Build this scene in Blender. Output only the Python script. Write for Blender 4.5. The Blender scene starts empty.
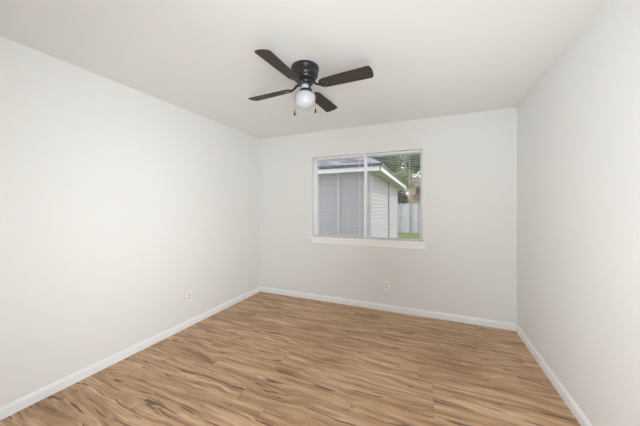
import bpy, bmesh, math, random
from mathutils import Vector, Matrix

S = bpy.context.scene
COL = S.collection
PI = math.pi

# ------------------------------------------------------------------ camera
cam_d = bpy.data.cameras.new('camera')
cam_d.sensor_width = 36.0
cam_d.lens = 258.7 / 640.0 * 36.0
cam_d.shift_y = -6.0 / 640.0
cam_d.clip_start = 0.05
cam = bpy.data.objects.new('camera', cam_d)
COL.objects.link(cam)
cam.location = (0.0, 0.0, 1.35)
cam.rotation_euler = (math.radians(90), 0, math.radians(23.15))
S.camera = cam

# ------------------------------------------------------------------ world, sun, big lights, exposure
world = bpy.data.worlds.new('sky')
S.world = world
world.use_nodes = True
wn = world.node_tree
for n in list(wn.nodes):
    wn.nodes.remove(n)
w_out = wn.nodes.new('ShaderNodeOutputWorld')
w_bg = wn.nodes.new('ShaderNodeBackground')
w_sky = wn.nodes.new('ShaderNodeTexSky')
w_sky.sky_type = 'NISHITA'
w_sky.sun_disc = False
w_sky.sun_elevation = math.radians(50)
w_sky.sun_rotation = math.radians(95)
w_sky.air_density = 1.0
w_sky.dust_density = 3.0
w_sky.ozone_density = 1.0
w_mix = wn.nodes.new('ShaderNodeMix')
w_mix.data_type = 'RGBA'
w_mix.inputs[0].default_value = 0.30          # mostly a thin bright overcast over the clear sky
w_scale = wn.nodes.new('ShaderNodeVectorMath')
w_scale.operation = 'SCALE'
w_scale.inputs['Scale'].default_value = 0.22
wn.links.new(w_sky.outputs[0], w_scale.inputs[0])
w_mix.inputs[6].default_value = (0.95, 0.965, 1.0, 1)
wn.links.new(w_scale.outputs[0], w_mix.inputs[7])
wn.links.new(w_mix.outputs[2], w_bg.inputs[0])
w_bg.inputs[1].default_value = 1.6
wn.links.new(w_bg.outputs[0], w_out.inputs[0])


def light(name, kind, loc, rot, energy, color, **kw):
    d = bpy.data.lights.new(name, kind)
    d.energy = energy
    d.color = color
    for k, v in kw.items():
        setattr(d, k, v)
    o = bpy.data.objects.new(name, d)
    COL.objects.link(o)
    o.location = loc
    o.rotation_euler = rot
    return o


def aim(o, target):
    o.rotation_euler = (Vector(target) - Vector(o.location)).to_track_quat('-Z', 'Y').to_euler()


sun = light('sun', 'SUN', (6, 6, 12), (0, 0, 0), 1.4, (1.0, 0.95, 0.86), angle=math.radians(8))
aim(sun, (6 - 1.0, 6 - 0.05, 12 - 1.5))
# added off-camera fill lights at the two doorways; no real lamps there
fill_left = light('left_wall_fill', 'AREA', (0.33, -0.16, 1.05), (0, 0, 0), 20.0, (0.95, 0.98, 1.0),
             shape='RECTANGLE', size=0.9, size_y=1.5, spread=math.radians(88))  # added fill aimed across at the left wall
aim(fill_left, (-2.5, 1.65, 1.35))
side = light('right_wall_fill', 'AREA', (-1.75, -0.16, 1.05), (0, 0, 0), 13.5, (0.95, 0.98, 1.0),
             shape='RECTANGLE', size=0.9, size_y=1.5, spread=math.radians(80))  # added fill turned on the right wall
aim(side, (0.87, 1.40, 1.40))
fill_up = light('ceiling_fill', 'AREA', (0.30, -0.14, 0.45), (0, 0, 0), 3.0, (0.95, 0.98, 1.0),
               shape='RECTANGLE', size=0.9, size_y=0.6, spread=math.radians(60))  # added fill tilted up to brighten the ceiling
aim(fill_up, (-0.3, 2.8, 2.44))
wide = light('lower_room_fill', 'AREA', (0.32, -0.30, 1.30), (0, 0, 0), 19.0, (0.95, 0.98, 1.0),
             shape='RECTANGLE', size=0.9, size_y=0.9)  # added fill for the floor and lower back wall, not a ceiling fixture
aim(wide, (-0.3, 2.6, 0.0))

S.view_settings.view_transform = 'Standard'
S.view_settings.look = 'None'
S.view_settings.gamma = 1.0
S.view_settings.use_curve_mapping = False
S.view_settings.exposure = 0.06

# ------------------------------------------------------------------ helpers


def obj(name, bm, mat, parent=None, smooth=False):
    me = bpy.data.meshes.new(name)
    bmesh.ops.recalc_face_normals(bm, faces=bm.faces)
    bm.to_mesh(me)
    bm.free()
    if smooth:
        for p in me.polygons:
            p.use_smooth = True
    o = bpy.data.objects.new(name, me)
    COL.objects.link(o)
    if mat is not None:
        me.materials.append(mat)
    if parent is not None:
        o.parent = parent
        if parent.parent is None:                  # a thing's Empty; a part's own space is already the world's
            o.matrix_parent_inverse = Matrix.Translation(-Vector(parent.location))
    return o


def struct(o):
    o['kind'] = 'structure'
    return o


def tag(o, label, cat, group=None, kind=None):
    o['label'] = label
    o['category'] = cat
    if group:
        o['group'] = group
    if kind:
        o['kind'] = kind
    return o


def empty(name, loc, label=None, cat=None, group=None):
    o = bpy.data.objects.new(name, None)
    o.empty_display_size = 0.1
    COL.objects.link(o)
    o.location = loc
    if label:
        tag(o, label, cat, group)
    return o


def NB():
    return bmesh.new()


def box(bm, x0, x1, y0, y1, z0, z1, bevel=0.0, seg=2):
    vs = [bm.verts.new((x, y, z)) for x in (x0, x1) for y in (y0, y1) for z in (z0, z1)]
    fs = [(0, 1, 3, 2), (4, 6, 7, 5), (0, 4, 5, 1), (2, 3, 7, 6), (0, 2, 6, 4), (1, 5, 7, 3)]
    faces = [bm.faces.new([vs[i] for i in f]) for f in fs]
    if bevel > 0:
        es = list({e for f in faces for e in f.edges})
        bmesh.ops.bevel(bm, geom=es, offset=bevel, segments=seg, affect='EDGES', profile=0.5)
    return bm


def lathe(bm, prof, c, n=48):
    """prof: list of (r, z), r may be 0 at the ends; c = (x, y)."""
    rings = []
    for r, z in prof:
        if r < 1e-6:
            rings.append([bm.verts.new((c[0], c[1], z))])
        else:
            rings.append([bm.verts.new((c[0] + r * math.cos(2 * PI * k / n), c[1] + r * math.sin(2 * PI * k / n), z))
                          for k in range(n)])
    for a, b in zip(rings, rings[1:]):
        if len(a) == 1 and len(b) == 1:
            continue
        for k in range(n):
            k2 = (k + 1) % n
            if len(a) == 1:
                bm.faces.new((a[0], b[k], b[k2]))
            elif len(b) == 1:
                bm.faces.new((a[k], a[k2], b[0]))
            else:
                bm.faces.new((a[k], a[k2], b[k2], b[k]))
    return bm


def tube(bm, pts, rad, n=8):
    """closed tube along pts; rad a number or list."""
    pts = [Vector(p) for p in pts]
    if not isinstance(rad, (list, tuple)):
        rad = [rad] * len(pts)
    rings = []
    for i, p in enumerate(pts):
        t = (pts[min(i + 1, len(pts) - 1)] - pts[max(i - 1, 0)]).normalized()
        a = t.cross(Vector((0, 0, 1)))
        if a.length < 1e-3:
            a = t.cross(Vector((1, 0, 0)))
        a.normalize()
        b = t.cross(a)
        rings.append([bm.verts.new(p + rad[i] * (math.cos(2 * PI * k / n) * a + math.sin(2 * PI * k / n) * b))
                      for k in range(n)])
    for r0, r1 in zip(rings, rings[1:]):
        for k in range(n):
            bm.faces.new((r0[k], r0[(k + 1) % n], r1[(k + 1) % n], r1[k]))
    bm.faces.new(rings[0])
    bm.faces.new(list(reversed(rings[-1])))
    return bm


def prism(bm, poly, fn0, fn1):
    """extrude a 2-D polygon between two mapping functions (a, b) -> (x, y, z)."""
    v0 = [bm.verts.new(fn0(*p)) for p in poly]
    v1 = [bm.verts.new(fn1(*p)) for p in poly]
    n = len(poly)
    bm.faces.new(v0)
    bm.faces.new(list(reversed(v1)))
    for k in range(n):
        bm.faces.new((v0[k], v1[k], v1[(k + 1) % n], v0[(k + 1) % n]))
    return bm


# ------------------------------------------------------------------ materials
def mat(name, color, rough=0.5, metal=0.0, noise=None, bump=None, spec=0.5):
    """noise=(scale, amount): value variation; bump=(scale, strength, distance)."""
    m = bpy.data.materials.new(name)
    m.use_nodes = True
    nt = m.node_tree
    b = nt.nodes['Principled BSDF']
    b.inputs['Base Color'].default_value = (*color, 1)
    b.inputs['Roughness'].default_value = rough
    b.inputs['Metallic'].default_value = metal
    b.inputs['Specular IOR Level'].default_value = spec
    if noise or bump:
        tc = nt.nodes.new('ShaderNodeTexCoord')
    if noise:
        nz = nt.nodes.new('ShaderNodeTexNoise')
        nz.inputs['Scale'].default_value = noise[0]
        nz.inputs['Detail'].default_value = 4
        nt.links.new(tc.outputs['Object'], nz.inputs['Vector'])
        mx = nt.nodes.new('ShaderNodeMix')
        mx.data_type = 'RGBA'
        lo = tuple(max(0, c * (1 - noise[1])) for c in color)
        hi = tuple(min(1, c * (1 + noise[1])) for c in color)
        mx.inputs[6].default_value = (*lo, 1)
        mx.inputs[7].default_value = (*hi, 1)
        nt.links.new(nz.outputs['Fac'], mx.inputs[0])
        nt.links.new(mx.outputs[2], b.inputs['Base Color'])
    if bump:
        nb = nt.nodes.new('ShaderNodeTexNoise')
        nb.inputs['Scale'].default_value = bump[0]
        nb.inputs['Detail'].default_value = 3
        nt.links.new(tc.outputs['Object'], nb.inputs['Vector'])
        bp = nt.nodes.new('ShaderNodeBump')
        bp.inputs['Strength'].default_value = bump[1]
        bp.inputs['Distance'].default_value = bump[2]
        nt.links.new(nb.outputs['Fac'], bp.inputs['Height'])
        nt.links.new(bp.outputs['Normal'], b.inputs['Normal'])
    return m


class NT:
    """tiny node-building helper"""

    def __init__(self, m):
        self.t = m.node_tree
        self.b = self.t.nodes['Principled BSDF']

    def new(self, kind, **kw):
        n = self.t.nodes.new(kind)
        for k, v in kw.items():
            setattr(n, k, v)
        return n

    def set(self, sock, v):
        if isinstance(v, bpy.types.NodeSocket):
            self.t.links.new(v, sock)
        elif v is not None:
            sock.default_value = v

    def math(self, op, a, b=None, c=None):
        n = self.new('ShaderNodeMath', operation=op)
        for i, v in enumerate((a, b, c)):
            if v is not None:
                self.set(n.inputs[i], v)
        return n.outputs[0]

    def comb(self, x, y, z):
        n = self.new('ShaderNodeCombineXYZ')
        for i, v in enumerate((x, y, z)):
            self.set(n.inputs[i], v)
        return n.outputs[0]

    def noise(self, vec, scale, detail=3, rough=0.5, dist=0.0):
        n = self.new('ShaderNodeTexNoise')
        self.set(n.inputs['Vector'], vec)
        n.inputs['Scale'].default_value = scale
        n.inputs['Detail'].default_value = detail
        n.inputs['Roughness'].default_value = rough
        n.inputs['Distortion'].default_value = dist
        return n.outputs['Fac']

    def white(self, vec):
        n = self.new('ShaderNodeTexWhiteNoise', noise_dimensions='3D')
        self.set(n.inputs['Vector'], vec)
        return n.outputs['Value']

    def ramp(self, fac, stops):
        n = self.new('ShaderNodeValToRGB')
        e = n.color_ramp.elements
        while len(e) < len(stops):
            e.new(0.5)
        for k, (p, c) in enumerate(stops):
            e[k].position = p
            e[k].color = (*c, 1) if len(c) == 3 else c
        self.set(n.inputs[0], fac)
        return n.outputs[0]

    def mix(self, fac, a, b, mode='MIX'):
        n = self.new('ShaderNodeMix', data_type='RGBA', blend_type=mode)
        self.set(n.inputs[0], fac)
        self.set(n.inputs[6], a if isinstance(a, bpy.types.NodeSocket) else (*a, 1))
        self.set(n.inputs[7], b if isinstance(b, bpy.types.NodeSocket) else (*b, 1))
        return n.outputs[2]


M_wall = mat('wall_paint', (0.815, 0.815, 0.800), 0.75, noise=(1.2, 0.012), bump=(160, 0.06, 0.002), spec=0.3)
M_ceil = mat('ceiling_paint', (0.868, 0.872, 0.866), 0.9, noise=(2.0, 0.012), bump=(120, 0.10, 0.003), spec=0.2)
M_trim = mat('trim_paint', (0.90, 0.915, 0.935), 0.35, bump=(30, 0.02, 0.001))
M_sill = mat('sill_paint', (0.965, 0.96, 0.945), 0.35, bump=(30, 0.02, 0.001))
M_vinyl = mat('window_vinyl', (0.955, 0.945, 0.92), 0.35, noise=(8, 0.02))
M_plate = mat('outlet_plastic', (0.90, 0.885, 0.86), 0.3, noise=(20, 0.01))
M_slot = mat('outlet_slot', (0.05, 0.045, 0.04), 0.6, noise=(20, 0.1))
M_recep = mat('receptacle_plastic', (0.74, 0.71, 0.67), 0.3, noise=(20, 0.01))
M_blind = mat('blind_slat', (0.87, 0.875, 0.89), 0.4, noise=(20, 0.02))
M_cord = mat('blind_cord', (0.82, 0.82, 0.85), 0.8, noise=(60, 0.05))
M_black = mat('black_metal', (0.016, 0.016, 0.018), 0.32, metal=0.0, noise=(30, 0.1), spec=0.6)
M_steel = mat('brushed_steel', (0.80, 0.82, 0.84), 0.30, metal=0.5, noise=(40, 0.04))
M_chain = mat('chain_metal', (0.30, 0.28, 0.25), 0.4, metal=0.8, noise=(40, 0.05))
M_globe = mat('opal_glass', (0.56, 0.58, 0.60), 0.25, noise=(6, 0.01))
M_globe.node_tree.nodes['Principled BSDF'].inputs['Subsurface Weight'].default_value = 0.25
M_globe.node_tree.nodes['Principled BSDF'].inputs['Subsurface Radius'].default_value = (0.03, 0.03, 0.03)


def wood_blade():
    m = mat('espresso_blade', (0.09, 0.075, 0.065), 0.55, spec=0.25)
    k = NT(m)
    tc = k.new('ShaderNodeTexCoord')
    mp = k.new('ShaderNodeMapping')
    mp.inputs['Scale'].default_value = (3, 40, 3)
    k.set(mp.inputs['Vector'], tc.outputs['Object'])
    n = k.noise(mp.outputs[0], 3.0, 4, 0.6, 0.5)
    k.set(k.b.inputs['Base Color'], k.ramp(n, [(0.3, (0.036, 0.028, 0.024)), (0.7, (0.068, 0.055, 0.048))]))
    return m


M_blade = wood_blade()


def glass_mat():
    m = bpy.data.materials.new('window_glass')
    m.use_nodes = True
    nt = m.node_tree
    nt.nodes.remove(nt.nodes['Principled BSDF'])
    out = nt.nodes['Material Output']
    tr = nt.nodes.new('ShaderNodeBsdfTransparent')
    tr.inputs[0].default_value = (0.97, 0.965, 0.97, 1)
    gl = nt.nodes.new('ShaderNodeBsdfGlossy')
    gl.inputs['Roughness'].default_value = 0.02
    fr = nt.nodes.new('ShaderNodeFresnel')
    fr.inputs[0].default_value = 1.45
    mx = nt.nodes.new('ShaderNodeMixShader')
    nt.links.new(fr.outputs[0], mx.inputs[0])
    nt.links.new(tr.outputs[0], mx.inputs[1])
    nt.links.new(gl.outputs[0], mx.inputs[2])
    nt.links.new(mx.outputs[0], out.inputs[0])
    return m


M_glass = glass_mat()


def floor_mat():
    """vinyl planks running along x: 0.18 m wide, 1.22 m long, figured light oak with dark streaks"""
    m = mat('plank_floor', (0.45, 0.3, 0.18), 0.42)
    k = NT(m)
    geo = k.new('ShaderNodeNewGeometry')
    sep = k.new('ShaderNodeSeparateXYZ')
    k.set(sep.inputs[0], geo.outputs['Position'])
    x, y = sep.outputs[0], sep.outputs[1]
    W, L = 0.180, 1.22
    yr = k.math('DIVIDE', y, W)
    row = k.math('FLOOR', yr)
    off = k.white(k.comb(row, 3.7, 1.3))
    xr = k.math('ADD', k.math('DIVIDE', x, L), off)
    colm = k.math('FLOOR', xr)
    r1 = k.white(k.comb(row, colm, 0.5))
    r2 = k.white(k.comb(colm, row, 7.5))
    # seam mask
    fy = k.math('FRACT', yr)
    fx = k.math('FRACT', xr)
    ey = k.math('MULTIPLY', k.math('MINIMUM', fy, k.math('SUBTRACT', 1.0, fy)), W)
    ex = k.math('MULTIPLY', k.math('MINIMUM', fx, k.math('SUBTRACT', 1.0, fx)), L)
    edge = k.math('MINIMUM', ey, ex)
    seam = k.math('LESS_THAN', edge, 0.0011)
    # grain coordinates, shifted per plank
    gx = k.math('ADD', x, k.math('MULTIPLY', r1, 37.0))
    gy = k.math('ADD', y, k.math('MULTIPLY', r2, 19.0))
    warp = k.noise(k.comb(k.math('MULTIPLY', gx, 1.6), k.math('MULTIPLY', gy, 5.0), r1), 1.0, 2, 0.5)
    wy = k.math('ADD', gy, k.math('MULTIPLY', k.math('SUBTRACT', warp, 0.5), 0.15))
    v_b = k.comb(k.math('MULTIPLY', gx, 1.9), k.math('MULTIPLY', wy, 25.0), r2)
    broad = k.noise(v_b, 1.0, 4, 0.55, 0.4)
    v_f = k.comb(k.math('MULTIPLY', gx, 4.0), k.math('MULTIPLY', wy, 90.0), r2)
    fine = k.noise(v_f, 1.0, 4, 0.6, 0.2)
    v_s = k.comb(k.math('MULTIPLY', gx, 2.9), k.math('MULTIPLY', wy, 46.0), k.math('ADD', r1, 4.0))
    streak = k.noise(v_s, 1.0, 3, 0.5, 0.9)
    base = k.ramp(broad, [(0.28, (0.250, 0.132, 0.066)), (0.42, (0.455, 0.270, 0.146)), (0.55, (0.620, 0.394, 0.228)),
                          (0.70, (0.790, 0.555, 0.360))])
    base = k.mix(k.math('MULTIPLY', k.ramp(fine, [(0.35, (1, 1, 1)), (0.6, (0, 0, 0))]), 0.30), base,
                 (0.300, 0.185, 0.110))
    dark = k.ramp(streak, [(0.605, (0, 0, 0)), (0.655, (1, 1, 1))])
    base = k.mix(k.math('MULTIPLY', dark, 0.88), base, (0.125, 0.064, 0.034))
    tone = k.math('ADD', 0.96, k.math('MULTIPLY', r1, 0.09))
    base = k.mix(1.0, base, k.comb(tone, tone, k.math('MULTIPLY', tone, 0.99)), 'MULTIPLY')
    base = k.mix(k.math('MULTIPLY', seam, 0.30), base, (0.10, 0.06, 0.04))
    k.set(k.b.inputs['Base Color'], base)
    k.set(k.b.inputs['Roughness'], k.math('ADD', 0.36, k.math('MULTIPLY', fine, 0.14)))
    bp = k.new('ShaderNodeBump')
    bp.inputs['Strength'].default_value = 0.12
    bp.inputs['Distance'].default_value = 0.001
    k.set(bp.inputs['Height'], k.math('SUBTRACT', fine, seam))
    k.set(k.b.inputs['Normal'], bp.outputs['Normal'])
    return m


M_floor = floor_mat()

M_siding = mat('siding_paint', (0.46, 0.442, 0.472), 0.65, noise=(3.0, 0.04))
M_board = mat('trim_board_paint', (0.55, 0.54, 0.57), 0.6, noise=(4.0, 0.03))
M_conduit = mat('grey_brown_pipe', (0.36, 0.34, 0.34), 0.6, noise=(9.0, 0.1))
M_fascia = mat('fascia_paint', (0.90, 0.90, 0.91), 0.5, noise=(4.0, 0.03))
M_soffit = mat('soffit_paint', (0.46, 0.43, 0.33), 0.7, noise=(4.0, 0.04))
M_bark = mat('tree_bark', (0.12, 0.095, 0.075), 0.9, noise=(9, 0.35), bump=(25, 0.5, 0.02))
M_leafA = mat('leaf_green', (0.19, 0.26, 0.15), 0.55, noise=(1.6, 0.45))
M_leafB = mat('leaf_olive', (0.34, 0.36, 0.17), 0.55, noise=(1.6, 0.45))
M_leafD = mat('leaf_dark', (0.075, 0.085, 0.045), 0.6, noise=(1.6, 0.45))
M_grass = mat('lawn_soil', (0.19, 0.27, 0.07), 0.9, noise=(3.0, 0.5), bump=(30, 0.6, 0.03))
M_blades = mat('grass_blade', (0.30, 0.40, 0.10), 0.6, noise=(2.0, 0.5))
M_tan = mat('tan_wall', (0.62, 0.53, 0.42), 0.8, noise=(3, 0.06))
M_brown = mat('red_brown_roof', (0.20, 0.12, 0.095), 0.8, noise=(6, 0.2))
M_cream = mat('cream_board', (0.72, 0.68, 0.60), 0.7, noise=(3, 0.04))
M_darkglass = mat('dark_pane', (0.09, 0.06, 0.06), 0.2, noise=(3, 0.1))


def shingle_mat():
    m = mat('shingles', (0.3, 0.31, 0.34), 0.9)
    k = NT(m)
    tc = k.new('ShaderNodeTexCoord')
    sep = k.new('ShaderNodeSeparateXYZ')
    k.set(sep.inputs[0], tc.outputs['Object'])
    # courses follow height on every slope; tabs follow x + y
    course = k.math('DIVIDE', sep.outputs[2], 0.085)
    row = k.math('FLOOR', course)
    tabs = k.math('ADD', k.math('DIVIDE', k.math('ADD', sep.outputs[0], sep.outputs[1]), 0.32),
                  k.white(k.comb(row, 0.3, 0.1)))
    r = k.white(k.comb(row, k.math('FLOOR', tabs), 2.0))
    fr = k.math('FRACT', course)
    line = k.math('LESS_THAN', fr, 0.16)
    colr = k.ramp(r, [(0.0, (0.13, 0.145, 0.185)), (1.0, (0.36, 0.385, 0.45))])
    colr = k.mix(k.math('MULTIPLY', line, 0.55), colr, (0.07, 0.08, 0.11))
    k.set(k.b.inputs['Base Color'], colr)
    return m


M_shingle = shingle_mat()


def fence_mat():
    m = mat('weathered_fence', (0.42, 0.40, 0.41), 0.85)
    k = NT(m)
    tc = k.new('ShaderNodeTexCoord')
    sep = k.new('ShaderNodeSeparateXYZ')
    k.set(sep.inputs[0], tc.outputs['Object'])
    b = k.math('FLOOR', k.math('DIVIDE', sep.outputs[0], 0.145))
    r = k.white(k.comb(b, 0.2, 0.7))
    n = k.noise(k.comb(k.math('MULTIPLY', sep.outputs[0], 30.0), b, sep.outputs[2]), 1.0, 3)
    f = k.math('ADD', k.math('MULTIPLY', r, 0.6), k.math('MULTIPLY', n, 0.4))
    k.set(k.b.inputs['Base Color'], k.ramp(f, [(0.15, (0.38, 0.365, 0.42)), (0.85, (0.84, 0.81, 0.88))]))
    return m


M_fence = fence_mat()

# ------------------------------------------------------------------ room shell
XL, XR, YB, YF, ZC = -2.518, 0.867, 3.44, -0.12, 2.44
WT = 0.16                                              # wall thickness
WX0, WX1, WZ0, WZ1 = -1.600, -0.088, 0.915, 2.072      # window opening

bm = box(NB(), XL - WT, XR + WT, -1.51, YB + WT, -0.20, 0.0)
struct(obj('floor', bm, M_floor))
bm = box(NB(), XL - WT, XR + WT, -1.51, YB + WT, ZC, ZC + 0.25)
struct(obj('ceiling', bm, M_ceil))
bm = box(NB(), XL - WT, XL, YF, YB, 0, ZC)
struct(obj('wall_left', bm, M_wall))
bm = box(NB(), XR, XR + WT, YF, YB, 0, ZC)
struct(obj('wall_right', bm, M_wall))


def wall_with_hole(x0, x1, y0, y1, z0, z1, hx0, hx1, hz0, hz1):
    """a wall slab across x with one rectangular hole, as one clean mesh"""
    bm = NB()
    xs, zs = (x0, hx0, hx1, x1), (z0, hz0, hz1, z1)
    g = {}
    for i, xx in enumerate(xs):
        for j, zz in enumerate(zs):
            for q, yy in enumerate((y0, y1)):
                g[i, j, q] = bm.verts.new((xx, yy, zz))
    for i in range(3):
        for j in range(3):
            if (i, j) == (1, 1):
                continue
            for q in (0, 1):
                bm.faces.new((g[i, j, q], g[i + 1, j, q], g[i + 1, j + 1, q], g[i, j + 1, q]))
    for (a, b) in (((1, 1), (2, 1)), ((2, 1), (2, 2)), ((2, 2), (1, 2)), ((1, 2), (1, 1)),
                   ((0, 0), (1, 0)), ((1, 0), (2, 0)), ((2, 0), (3, 0)), ((0, 3), (1, 3)), ((1, 3), (2, 3)), ((2, 3), (3, 3)),
                   ((0, 0), (0, 1)), ((0, 1), (0, 2)), ((0, 2), (0, 3)), ((3, 0), (3, 1)), ((3, 1), (3, 2)), ((3, 2), (3, 3))):
        bm.faces.new((g[a[0], a[1], 0], g[b[0], b[1], 0], g[b[0], b[1], 1], g[a[0], a[1], 1]))
    return bm


struct(obj('wall_back', wall_with_hole(XL - WT, XR + WT, YB, YB + WT, 0, ZC, WX0, WX1, WZ0, WZ1), M_wall))

# rear wall behind the camera, with the open doorway the picture is taken from
bm = NB()
box(bm, XL - WT, -2.22, YF - WT, YF, 0, ZC)
box(bm, -1.28, -0.20, YF - WT, YF, 0, ZC)
box(bm, -2.22, -1.28, YF - WT, YF, 2.10, ZC)  # second doorway, added as an opening for the right wall's fill
box(bm, 0.80, XR + WT, YF - WT, YF, 0, ZC)
box(bm, -0.20, 0.80, YF - WT, YF, 2.10, ZC)
struct(obj('wall_front', bm, M_wall))
# unseen walls added behind the doorways to keep sky and its reflection out
YH = -1.35
bm = NB()
box(bm, XL - WT, XR + WT, YH - WT, YH, 0, ZC)
box(bm, XL - WT, XL, YH, YF - WT, 0, ZC)
box(bm, XR, XR + WT, YH, YF - WT, 0, ZC)
struct(obj('wall_sky_block', bm, M_wall))


def baseboard(name, p0, p1, inward, ext0=0, ext1=0):
    """profiled board 0.078 m high along p0 -> p1; inward = unit vector into the room"""
    prof = [(0, 0), (0.015, 0), (0.015, 0.055), (0.013, 0.060), (0.011, 0.068), (0.006, 0.076), (0.003, 0.078), (0, 0.078)]
    ix, iy = inward
    bm = prism(NB(), prof, lambda a, b: (p0[0] + ix * a, p0[1] + iy * a, b), lambda a, b: (p1[0] + ix * a, p1[1] + iy * a, b))
    return struct(obj(name, bm, M_trim))


baseboard('baseboard_left', (XL, YF), (XL, YB), (1, 0))
baseboard('baseboard_right', (XR, YF), (XR, YB), (-1, 0))
baseboard('baseboard_back', (XL + 0.015, YB), (XR - 0.015, YB), (0, -1))
baseboard('baseboard_front', (-1.28, YF), (-0.20, YF), (0, 1))

# ------------------------------------------------------------------ window: frame, mullion, two panes, sill and apron
win = empty('window_1', (0.5 * (WX0 + WX1), YB + 0.10, WZ0))
struct(win)
FY0, FY1 = YB + 0.092, YB + 0.142
fw = 0.034
bm = NB()
box(bm, WX0, WX0 + fw, FY0, FY1, WZ0, WZ1, 0.003)
box(bm, WX1 - fw, WX1, FY0, FY1, WZ0, WZ1, 0.003)
box(bm, WX0 + fw, WX1 - fw, FY0, FY1, WZ1 - fw, WZ1, 0.003)
box(bm, WX0 + fw, WX1 - fw, FY0, FY1, WZ0, WZ0 + 0.022, 0.003)
struct(obj('window_frame', bm, M_vinyl, win))
MX = -0.822
bm = box(NB(), MX - 0.0135, MX + 0.0135, YB + 0.048, FY1 - 0.01, WZ0 + 0.010, WZ1, 0.003)
struct(obj('mullion', bm, M_sill, win))
for a, b, yy in ((WX0 + fw, MX - 0.020, YB + 0.110), (MX + 0.020, WX1 - fw, YB + 0.126)):
    bm = box(NB(), a, b, yy, yy + 0.004, WZ0 + 0.022, WZ1 - fw)
    struct(obj('glass_pane', bm, M_glass, win))
bm = box(NB(), WX0 - 0.050, WX1 + 0.055, YB - 0.045, YB, WZ0 - 0.014, WZ0 + 0.010, 0.004)
box(bm, WX0, WX1, YB - 0.01, FY0, WZ0 - 0.0, WZ0 + 0.010)
struct(obj('window_sill', bm, M_sill, win))
bm = box(NB(), WX0 - 0.006, WX1 + 0.030, YB - 0.016, YB, WZ0 - 0.090, WZ0 - 0.014, 0.003)
struct(obj('window_apron', bm, M_sill, win))
# white painted jamb liners in the reveal
bm = NB()
box(bm, WX0, WX0 + 0.004, YB - 0.001, FY0, WZ0 + 0.010, WZ1)
struct(obj('jamb_liner', bm, M_sill, win))
bm = box(NB(), WX1 - 0.004, WX1, YB - 0.001, FY0, WZ0 + 0.010, WZ1)
struct(obj('jamb_liner', bm, M_sill, win))

# ------------------------------------------------------------------ two mini blinds, lowered with their slats open
BYC = YB + 0.072


def mini_blind(BX0, BX1, label, cords):
    blind = empty('mini_blind', (0.5 * (BX0 + BX1), BYC, WZ1), label, 'window blind', 'mini blinds in the window')
    bm = box(NB(), BX0, BX1, BYC - 0.0125, BYC + 0.0125, WZ1 - 0.026, WZ1, 0.002)
    obj('head_rail', bm, M_blind, blind)
    zb = WZ0 + 0.012
    bm = box(NB(), BX0, BX1, BYC - 0.011, BYC + 0.011, zb, zb + 0.010, 0.003)
    obj('bottom_rail', bm, M_blind, blind)
    bm = NB()
    z = zb + 0.030
    while z < WZ1 - 0.030:
        top, bot = [], []
        for q in range(5):
            v = -0.0100 + 0.0050 * q
            h = 0.0012 * (1 - (v / 0.0100) ** 2)
            top.append((v, z + h + 0.0003))
            bot.append((v, z + h - 0.0003))
        prism(bm, top + bot[::-1], lambda a, b: (BX0 + 0.002, BYC + a, b), lambda a, b: (BX1 - 0.002, BYC + a, b))
        z += 0.0215
    obj('slats', bm, M_blind, blind)
    for xx in cords:
        bm = NB()
        for dy in (-0.0135, 0.0135):
            tube(bm, [(xx, BYC + dy, zb + 0.004), (xx, BYC + dy, WZ1 - 0.026)], 0.0010, 6)
        tube(bm, [(xx + 0.008, BYC, zb + 0.004), (xx + 0.008, BYC, WZ1 - 0.026)], 0.0009, 6)
        obj('ladder_cord', bm, M_cord, blind)


mini_blind(WX0 + 0.034, MX - 0.020, 'white mini blind lowered open over the left half of the window', (WX0 + 0.085, MX - 0.085))
mini_blind(MX + 0.020, WX1 - 0.012, 'white mini blind lowered open over the right half of the window', (MX + 0.085, WX1 - 0.165))


# ------------------------------------------------------------------ wall outlets
def outlet(label, c, ux, n):
    """c = centre on the wall, ux = width direction, n = direction into the room"""
    ux, n = Vector(ux), Vector(n)
    root = empty('wall_outlet', c, label, 'outlet', 'duplex wall outlets')
    c = Vector(c)

    def lbox(bm, a0, a1, z0, z1, d0, d1, bev=0.0):
        p = c + ux * a0 + n * d0
        q = c + ux * a1 + n * d1
        box(bm, min(p.x, q.x), max(p.x, q.x), min(p.y, q.y), max(p.y, q.y), c.z + z0, c.z + z1, bev)

    bm = NB()
    lbox(bm, -0.035, 0.035, -0.0575, 0.0575, 0.0, 0.006, 0.0022)
    obj('cover_plate', bm, M_plate, root)
    for s in (-1, 1):
        bm = NB()
        pts = []
        for k in range(24):
            a = 2 * PI * k / 24
            pts.append((0.0165 * math.cos(a), max(-0.0125, min(0.0125, 0.0165 * math.sin(a)))))
        zc = s * 0.0195
        prism(bm, pts, lambda a, b: tuple(c + ux * a + n * 0.0055 + Vector((0, 0, zc + b))),
              lambda a, b: tuple(c + ux * a + n * 0.0085 + Vector((0, 0, zc + b))))
        rc = obj('receptacle', bm, M_recep, root)
        bm = NB()
        lbox(bm, -0.0078, -0.0052, zc - 0.001, zc + 0.008, 0.0083, 0.0088)
        lbox(bm, 0.0052, 0.0078, zc - 0.001, zc + 0.007, 0.0083, 0.0088)
        lbox(bm, -0.0022, 0.0022, zc - 0.009, zc - 0.0045, 0.0083, 0.0088)
        obj('slots', bm, M_slot, rc)
    bm = NB()
    pts = [(0.003 * math.cos(2 * PI * k / 12), 0.003 * math.sin(2 * PI * k / 12)) for k in range(12)]
    prism(bm, pts, lambda a, b: tuple(c + ux * a + n * 0.0055 + Vector((0, 0, b))),
          lambda a, b: tuple(c + ux * a + n * 0.0072 + Vector((0, 0, b))))
    obj('screw', bm, M_recep, root)
    return root


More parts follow.
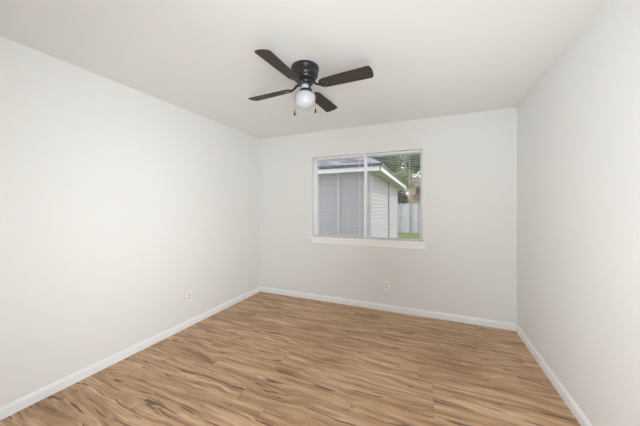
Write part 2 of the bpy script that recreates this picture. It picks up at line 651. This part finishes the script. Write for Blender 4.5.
outlet('white duplex outlet low on the left wall', (XL, 2.112, 0.338), (0, 1, 0), (1, 0, 0))
outlet('white duplex outlet low on the back wall under the window', (-0.528, YB, 0.328), (1, 0, 0), (0, -1, 0))

# ------------------------------------------------------------------ ceiling fan
FC = Vector((-0.901, 1.811, 0))
fan = empty('ceiling_fan', (FC.x, FC.y, ZC),
            'black flush-mount ceiling fan with four dark brown blades and a white globe', 'ceiling fan')
fc = (FC.x, FC.y)
bm = lathe(NB(), [(0, 2.440), (0.104, 2.440), (0.1085, 2.434), (0.1095, 2.420), (0.107, 2.411), (0.100, 2.408), (0.0985, 2.404),
                  (0.0985, 2.396), (0.101, 2.392), (0.101, 2.372), (0.097, 2.362), (0.086, 2.353), (0.083, 2.350),
                  (0.083, 2.346), (0.078, 2.338), (0.066, 2.333), (0, 2.333)], fc, 64)
obj('motor_housing', bm, M_black, fan, True)
bm = lathe(NB(), [(0, 2.333), (0.060, 2.333), (0.062, 2.328), (0.062, 2.312), (0.056, 2.306), (0.040, 2.304), (0, 2.304)], fc, 48)
obj('flywheel', bm, M_black, fan, True)
bm = lathe(NB(), [(0, 2.304), (0.026, 2.304), (0.027, 2.300), (0.027, 2.274), (0.026, 2.268), (0, 2.268)], fc, 40)
obj('light_stem', bm, M_steel, fan, True)['label'] = 'bright steel stem'
bm = lathe(NB(), [(0, 2.270), (0.030, 2.270), (0.038, 2.266), (0.041, 2.259), (0.041, 2.246), (0.036, 2.241), (0, 2.241)], fc, 40)
fit = obj('lamp_fitter', bm, M_black, fan, True)
bm = lathe(NB(), [(0.030, 2.2405), (0.040, 2.240), (0.060, 2.236), (0.073, 2.228), (0.0785, 2.214), (0.0790, 2.200), (0.0780, 2.183),
                  (0.0745, 2.166), (0.068, 2.148), (0.057, 2.134), (0.042, 2.124), (0.024, 2.1185), (0, 2.117)], fc, 56)
obj('globe_shade', bm, M_globe, fan, True)['label'] = 'white opal glass globe'

BZ, PITCHA = 2.285, math.radians(12)
half = [(0.122, 0.0), (0.124, 0.018), (0.132, 0.033), (0.147, 0.043), (0.172, 0.0490), (0.25, 0.0515), (0.35, 0.0550), (0.45, 0.0585),
        (0.508, 0.0600), (0.518, 0.0585), (0.526, 0.053)]
outline = half + [(0.5335, 0.030), (0.5360, 0.0), (0.5335, -0.030)] + [(u, -v) for u, v in half[:0:-1]]
for q in range(4):
    ang = math.radians(-3.3 + 90 * q)
    er = Vector((math.cos(ang), math.sin(ang), 0))
    et = Vector((-math.sin(ang), math.cos(ang), 0))

    def P(u, v, h, er=er, et=et):
        d = er * u + et * (v * math.cos(PITCHA) + h * math.sin(PITCHA))
        return (FC.x + d.x, FC.y + d.y, BZ - v * math.sin(PITCHA) + h * math.cos(PITCHA))

    bm = prism(NB(), outline, lambda a, b: P(a, b, -0.003), lambda a, b: P(a, b, 0.003))
    edges = [e for e in bm.edges if len(e.link_faces) == 2 and e.calc_face_angle(0) > 1.2]
    bmesh.ops.bevel(bm, geom=edges, offset=0.0012, segments=1, affect='EDGES')
    obj('blade', bm, M_blade, fan)
    # blade iron: arm from the flywheel, spreading to a three-screw plate under the blade root
    bm = NB()
    plate = [(0.118, -0.012), (0.132, -0.018), (0.150, -0.030), (0.168, -0.033), (0.176, -0.026), (0.176, -0.012), (0.190, -0.008),
             (0.197, 0.0), (0.190, 0.008), (0.176, 0.012), (0.176, 0.026), (0.168, 0.033), (0.150, 0.030), (0.132, 0.018),
             (0.118, 0.012)]
    prism(bm, plate, lambda a, b: P(a, b, -0.0066), lambda a, b: P(a, b, -0.0032))
    a0 = FC + er * 0.046
    a0.z = 2.313
    a1 = FC + er * 0.080
    a1.z = 2.308
    a2 = FC + er * 0.100
    a2.z = 2.289
    a3 = Vector(P(0.128, 0.0, -0.005))
    a4 = Vector(P(0.160, 0.0, -0.005))
    tube(bm, [a0, a1, a2, a3, a4], [0.010, 0.010, 0.009, 0.0075, 0.004], 10)
    iron = obj('blade_iron', bm, M_black, fan)
    bm = NB()
    for (u, v) in ((0.165, -0.024), (0.165, 0.024), (0.187, 0.0)):
        pts = [(u + 0.0045 * math.cos(2 * PI * k / 10), v + 0.0045 * math.sin(2 * PI * k / 10)) for k in range(10)]
        prism(bm, pts, lambda a, b: P(a, b, -0.0088), lambda a, b: P(a, b, -0.0064))
    obj('screws', bm, M_chain, iron)

CR = Vector((math.cos(math.radians(23.15)), math.sin(math.radians(23.15)), 0))
for s, rr, ztop, zbot in ((-1, 0.081, 2.106, 2.064), (1, 0.0805, 2.124, 2.083)):
    p = FC + CR * (s * rr)
    bm = NB()
    e0 = FC + CR * (s * 0.039)
    tube(bm, [(e0.x, e0.y, 2.252), (FC.x + CR.x * s * 0.062, FC.y + CR.y * s * 0.062, 2.247), (p.x, p.y, 2.234),
              (p.x, p.y, 2.225)], 0.0009, 6)
    tube(bm, [(p.x, p.y, 2.226), (p.x, p.y, ztop)], 0.0009, 6)
    zz = ztop + 0.004
    while zz < 2.236:
        bmesh.ops.create_icosphere(bm, subdivisions=1, radius=0.0014, matrix=Matrix.Translation((p.x, p.y, zz)))
        zz += 0.0046
    ch = obj('pull_chain', bm, M_chain, fan)
    h = ztop - zbot
    bm = lathe(NB(), [(0, ztop + 0.002), (0.0022, ztop), (0.0040, ztop - 0.25 * h), (0.0068, ztop - 0.62 * h), (0.0078, ztop - 0.85 * h),
                      (0.0062, zbot + 0.002), (0, zbot)], (p.x, p.y), 16)
    obj('pull_knob', bm, M_black, ch, True)

# ------------------------------------------------------------------ outside: ground
GZ = -0.24
bm = box(NB(), -30, 30, YB + WT + 0.02, 60, GZ - 0.3, GZ)
struct(obj('ground', bm, M_grass))

# ------------------------------------------------------------------ neighbouring house
HX, HY0, HY1, HZ = -1.43, 6.605, 12.45, 2.26          # near right corner of the walls, far end, soffit height
HXL = -9.5
OV = 0.335
house = empty('house', (HX, HY0, GZ), 'grey lap-sided house with white eaves seen just outside the window', 'house')


def lap_profile(z0, z1, expo=0.105, d=0.014):
    """outline (outward distance, z) of a lap-sided wall skin"""
    pts = [(-0.10, z0)]
    z = z0
    while z < z1 - 1e-6:
        zt = min(z + expo, z1)
        pts += [(d, z), (0.002, zt)]
        z = zt
    pts.append((-0.10, z1))
    return pts


bm = prism(NB(), lap_profile(GZ, HZ), lambda a, b: (HXL, HY0 - a, b), lambda a, b: (HX, HY0 - a, b))
obj('siding_wall', bm, M_siding, house)['label'] = 'shaded siding facing the window'
bm = prism(NB(), lap_profile(GZ, HZ), lambda a, b: (HX + a, HY0, b), lambda a, b: (HX + a, HY1, b))
obj('siding_wall', bm, M_siding, house)['label'] = 'siding along the side yard'
bm = prism(NB(), lap_profile(GZ, HZ), lambda a, b: (HXL, HY1 + a, b), lambda a, b: (HX, HY1 + a, b))
obj('siding_wall', bm, M_siding, house)['label'] = 'siding on the far end'
for (yc, dy) in ((HY1, 1),):
    bm = NB()
    box(bm, HX - 0.07, HX + 0.022, min(yc, yc + dy * 0.022), max(yc, yc + dy * 0.022), GZ, HZ)
    box(bm, HX, HX + 0.022, min(yc - dy * 0.07, yc), max(yc - dy * 0.07, yc), GZ, HZ)
    obj('corner_board', bm, M_board, house)
bm = box(NB(), -2.305, -2.235, HY0 - 0.060, HY0 - 0.012, GZ, HZ, 0.006)
obj('downspout', bm, M_board, house)['label'] = 'pale vertical downspout'
bm = box(NB(), HX + 0.012, HX + 0.055, 9.60, 9.72, GZ, HZ, 0.006)
obj('conduit', bm, M_conduit, house)['label'] = 'dark vertical pipe'
EX, EY0, EY1 = HX + OV, HY0 - OV, HY1 + OV + 0.55            # eave edges
bm = NB()
box(bm, HXL, EX - 0.02, EY0 + 0.02, HY0, HZ, HZ + 0.02)
box(bm, HX - 0.1, EX - 0.02, HY0, EY1 - 0.02, HZ, HZ + 0.02)
obj('soffit', bm, M_soffit, house)
FH = 0.115
bm = NB()
box(bm, HXL, EX, EY0, EY0 + 0.02, HZ - 0.028, HZ + FH)
box(bm, EX - 0.02, EX, EY0, EY1, HZ - 0.028, HZ + FH)
box(bm, HXL, EX, EY1 - 0.02, EY1, HZ - 0.028, HZ + FH)
obj('fascia', bm, M_fascia, house)['label'] = 'white fascia board'
# hip roof slab, 0.6 rise, ridge along x
SL = 0.60
ex, ey0, ey1 = EX + 0.03, EY0 - 0.03, EY1 + 0.03
zr0 = HZ + FH
hw = 0.5 * (ey1 - ey0)
ym = 0.5 * (ey0 + ey1)
bm = NB()
lo, up = [], []
for dz, L in ((0.0, lo), (0.028, up)):
    A = bm.verts.new((HXL - 4, ey0, zr0 + dz))
    B = bm.verts.new((ex, ey0, zr0 + dz))
    Cc = bm.verts.new((ex, ey1, zr0 + dz))
    D = bm.verts.new((HXL - 4, ey1, zr0 + dz))
    E = bm.verts.new((ex - hw, ym, zr0 + dz + SL * hw))
    Fv = bm.verts.new((HXL - 4, ym, zr0 + dz + SL * hw))
    L += [A, B, Cc, D, E, Fv]
A, B, Cc, D, E, Fv = up
bm.faces.new((A, B, E, Fv))
bm.faces.new((B, Cc, E))
bm.faces.new((Cc, D, Fv, E))
a, b, c_, d, e, f_ = lo
for q in ((A, B, b, a), (B, Cc, c_, b), (Cc, D, d, c_), (a, b, c_, d)):
    bm.faces.new(q)
bm.faces.new((A, Fv, D, d, a))
obj('roof', bm, M_shingle, house)
bm = NB()
box(bm, HXL - 4, ex + 0.004, ey0 - 0.008, ey0 + 0.01, zr0 - 0.035, zr0 + 0.030)
box(bm, ex - 0.01, ex + 0.006, ey0, ey1, zr0 - 0.022, zr0 + 0.016)
obj('drip_edge', bm, mat('drip_edge_metal', (0.05, 0.05, 0.065), 0.5, noise=(5, 0.1)), house)

# ------------------------------------------------------------------ wooden fence at the end of the yard
FYY = 16.4
fence = empty('wood_fence', (-1, FYY, GZ), 'weathered grey wooden picket fence at the end of the yard', 'fence')
rnd = random.Random(4)
bm = NB()
x = -9.135
while x < 6.0:
    w = 0.135
    h = GZ + 1.80 + rnd.uniform(-0.015, 0.02)
    yo = rnd.uniform(-0.006, 0.006)
    poly = [(x, GZ + 0.03), (x + w, GZ + 0.03), (x + w, h - 0.04), (x + w - 0.035, h), (x + 0.035, h), (x, h - 0.04)]
    prism(bm, poly, lambda a, b: (a, FYY + yo, b), lambda a, b: (a, FYY + yo + 0.018, b))
    x += 0.145
obj('picket_panel', bm, M_fence, fence)
bm = NB()
for zz in (0.1, 0.7, 1.3):
    box(bm, -9.1, 6.0, FYY + 0.026, FYY + 0.064, zz - 0.045, zz + 0.045)
obj('rails', bm, M_fence, fence)
for x in (-8.4, -6.0, -3.6, -1.2, 1.2, 3.6):
    bm = box(NB(), x - 0.045, x + 0.045, FYY + 0.064, FYY + 0.154, GZ, GZ + 1.75)
    obj('post', bm, M_fence, fence)

# ------------------------------------------------------------------ grass
rnd = random.Random(11)
bm = NB()
for _ in range(9000):
    y = rnd.uniform(8.5, 16.35)
    x = rnd.uniform(-1.38, 2.2)
    if y > 12.9 and rnd.random() < 0.5:
        x = rnd.uniform(-4.0, 2.2)
    h = rnd.uniform(0.05, 0.13)
    a = rnd.uniform(0, 2 * PI)
    wv = Vector((math.cos(a), math.sin(a), 0)) * 0.008
    ln = Vector((rnd.uniform(-0.04, 0.04), rnd.uniform(-0.04, 0.04), 0))
    p = Vector((x, y, GZ - 0.01))
    v = [bm.verts.new(p - wv), bm.verts.new(p + wv), bm.verts.new(p + ln * 0.4 + wv * 0.7 + Vector((0, 0, h * 0.6))),
         bm.verts.new(p + ln + Vector((0, 0, h))), bm.verts.new(p + ln * 0.4 - wv * 0.7 + Vector((0, 0, h * 0.6)))]
    bm.faces.new(v)
tag(obj('lawn_grass', bm, M_blades), 'short green grass in the side yard by the fence', 'grass', kind='stuff')


# ------------------------------------------------------------------ trees
def tree(name, label, cat, base, blobs, n, leaf, m, seed, trunk_r=0.14, group=None):
    """blobs: (x, y, z, radius) clumps of leaves; branches run from the trunk to every clump"""
    rnd = random.Random(seed)
    root = empty(name, base, label, cat, group)
    b0 = Vector(base)
    cx = sum(b[0] for b in blobs) / len(blobs)
    cy = sum(b[1] for b in blobs) / len(blobs)
    zmin = min(b[2] - b[3] for b in blobs)
    zmax = max(b[2] for b in blobs)
    fork = Vector((0.6 * b0.x + 0.4 * cx, 0.6 * b0.y + 0.4 * cy, max(zmin + 0.2, b0.z + 0.3)))
    top = Vector((cx, cy, zmax))
    bm = NB()
    mid = (b0 + fork) * 0.5 + Vector((rnd.uniform(-0.05, 0.05), rnd.uniform(-0.05, 0.05), 0))
    tube(bm, [b0, mid, fork, (fork + top) * 0.5 + Vector((0.1, 0.05, 0)), top],
         [trunk_r * 1.15, trunk_r, trunk_r * 0.85, trunk_r * 0.45, 0.015], 9)
    for (bx, by, bz, br) in blobs:
        t = rnd.uniform(0.05, 0.5)
        s = fork.lerp(top, t)
        s.z = min(s.z, bz - 0.1)
        e = Vector((bx, by, bz))
        k = s.lerp(e, 0.5) + Vector((rnd.uniform(-0.1, 0.1), rnd.uniform(-0.1, 0.1), 0.12))
        r = trunk_r * 0.32
        tube(bm, [s, k, e], [r, r * 0.6, 0.012], 6)
        for _ in range(4):
            d = Vector((rnd.gauss(0, 1), rnd.gauss(0, 1), rnd.gauss(0.3, 0.8))).normalized() * br * 0.85
            tube(bm, [k.lerp(e, 0.6), e + d * 0.5, e + d], [r * 0.5, r * 0.3, 0.006], 5)
    obj('trunk', bm, M_bark, root)
    bm = NB()
    tot = sum(b[3] ** 2 for b in blobs)
    for (bx, by, bz, br) in blobs:
        for _ in range(int(n * br * br / tot)):
            d = Vector((rnd.gauss(0, 1), rnd.gauss(0, 1), rnd.gauss(0, 0.9))).normalized()
            p = Vector((bx, by, bz)) + d * br * (rnd.random() ** 0.45)
            L = leaf * rnd.uniform(0.6, 1.3)
            u = Vector((rnd.gauss(0, 1), rnd.gauss(0, 1), rnd.gauss(-0.3, 0.8))).normalized()
            w = u.cross(Vector((rnd.gauss(0, 1), rnd.gauss(0, 1), rnd.gauss(0, 1)))).normalized()
            nn = u.cross(w) * (0.12 * L)
            v = [p - u * L * 0.5, p + w * L * 0.26 + nn, p + u * L * 0.5, p - w * L * 0.26 + nn]
            bm.faces.new([bm.verts.new(q) for q in v])
    obj('foliage', bm, m, root)
    return root


def clump(cx, cy, cz, rx, ry, rz, n, r0, r1, seed):
    rnd = random.Random(seed)
    out = []
    for _ in range(n):
        d = Vector((rnd.gauss(0, 1), rnd.gauss(0, 1), rnd.gauss(0, 1))).normalized() * (rnd.random() ** 0.5)
        out.append((cx + d.x * rx, cy + d.y * ry, cz + d.z * rz, rnd.uniform(r0, r1)))
    return out


tree('leafy_tree', 'tall dense green tree rising behind the roof corner of the grey house', 'tree', (-4.6, 21.6, GZ),
     clump(-3.9, 21.6, 5.3, 1.9, 1.2, 2.4, 34, 0.6, 0.95, 3), 10000, 0.21, M_leafA, 21, 0.17)
tree('leafy_tree', 'sparse tree with sky showing through at the upper right of the window', 'tree', (1.2, 26.2, GZ),
     clump(-1.1, 26.0, 5.5, 2.3, 0.7, 1.9, 32, 0.45, 0.8, 8), 7000, 0.21, M_leafA, 22, 0.15)
tree('leafy_tree', 'small yellowish olive tree just above the fence past the eave end', 'tree', (-2.0, 19.3, GZ),
     clump(-1.95, 19.2, 3.15, 0.75, 0.4, 0.8, 14, 0.32, 0.48, 5), 3600, 0.15, M_leafB, 23, 0.08)
tree('shrub', 'dark bushy shrub showing between the eave end and the fence top', 'shrub', (-1.72, 17.2, GZ),
     clump(-1.72, 17.2, 1.75, 0.42, 0.25, 0.65, 14, 0.26, 0.40, 6), 3400, 0.12, M_leafD, 24, 0.05)

# ------------------------------------------------------------------ far house behind the fence
far = empty('house', (0.2, 30, GZ), 'distant tan house with a red-brown roof beyond the fence', 'house')
bm = box(NB(), -2.25, 5.5, 30.0, 35.0, GZ, 3.66)
obj('wall', bm, M_tan, far)
bm = box(NB(), -2.45, 5.7, 29.75, 30.0, 3.66, 3.97)
obj('eave_board', bm, M_cream, far)
bm = prism(NB(), [(29.6, 3.97), (35.4, 3.97), (32.5, 4.9)], lambda a, b: (-2.5, a, b), lambda a, b: (5.8, a, b))
obj('roof', bm, M_brown, far)
bm = prism(NB(), [(29.1, 2.24), (30.0, 2.24), (30.0, 2.68)], lambda a, b: (-1.75, a, b), lambda a, b: (3.0, a, b))
obj('porch_roof', bm, M_brown, far)
for xx in (-1.10, 1.4):
    fr = obj('window', box(NB(), xx - 0.40, xx + 0.40, 29.95, 30.0, 2.74, 3.45), M_brown, far)
    obj('pane', box(NB(), xx - 0.32, xx + 0.32, 29.94, 29.95, 2.82, 3.37), M_darkglass, fr)
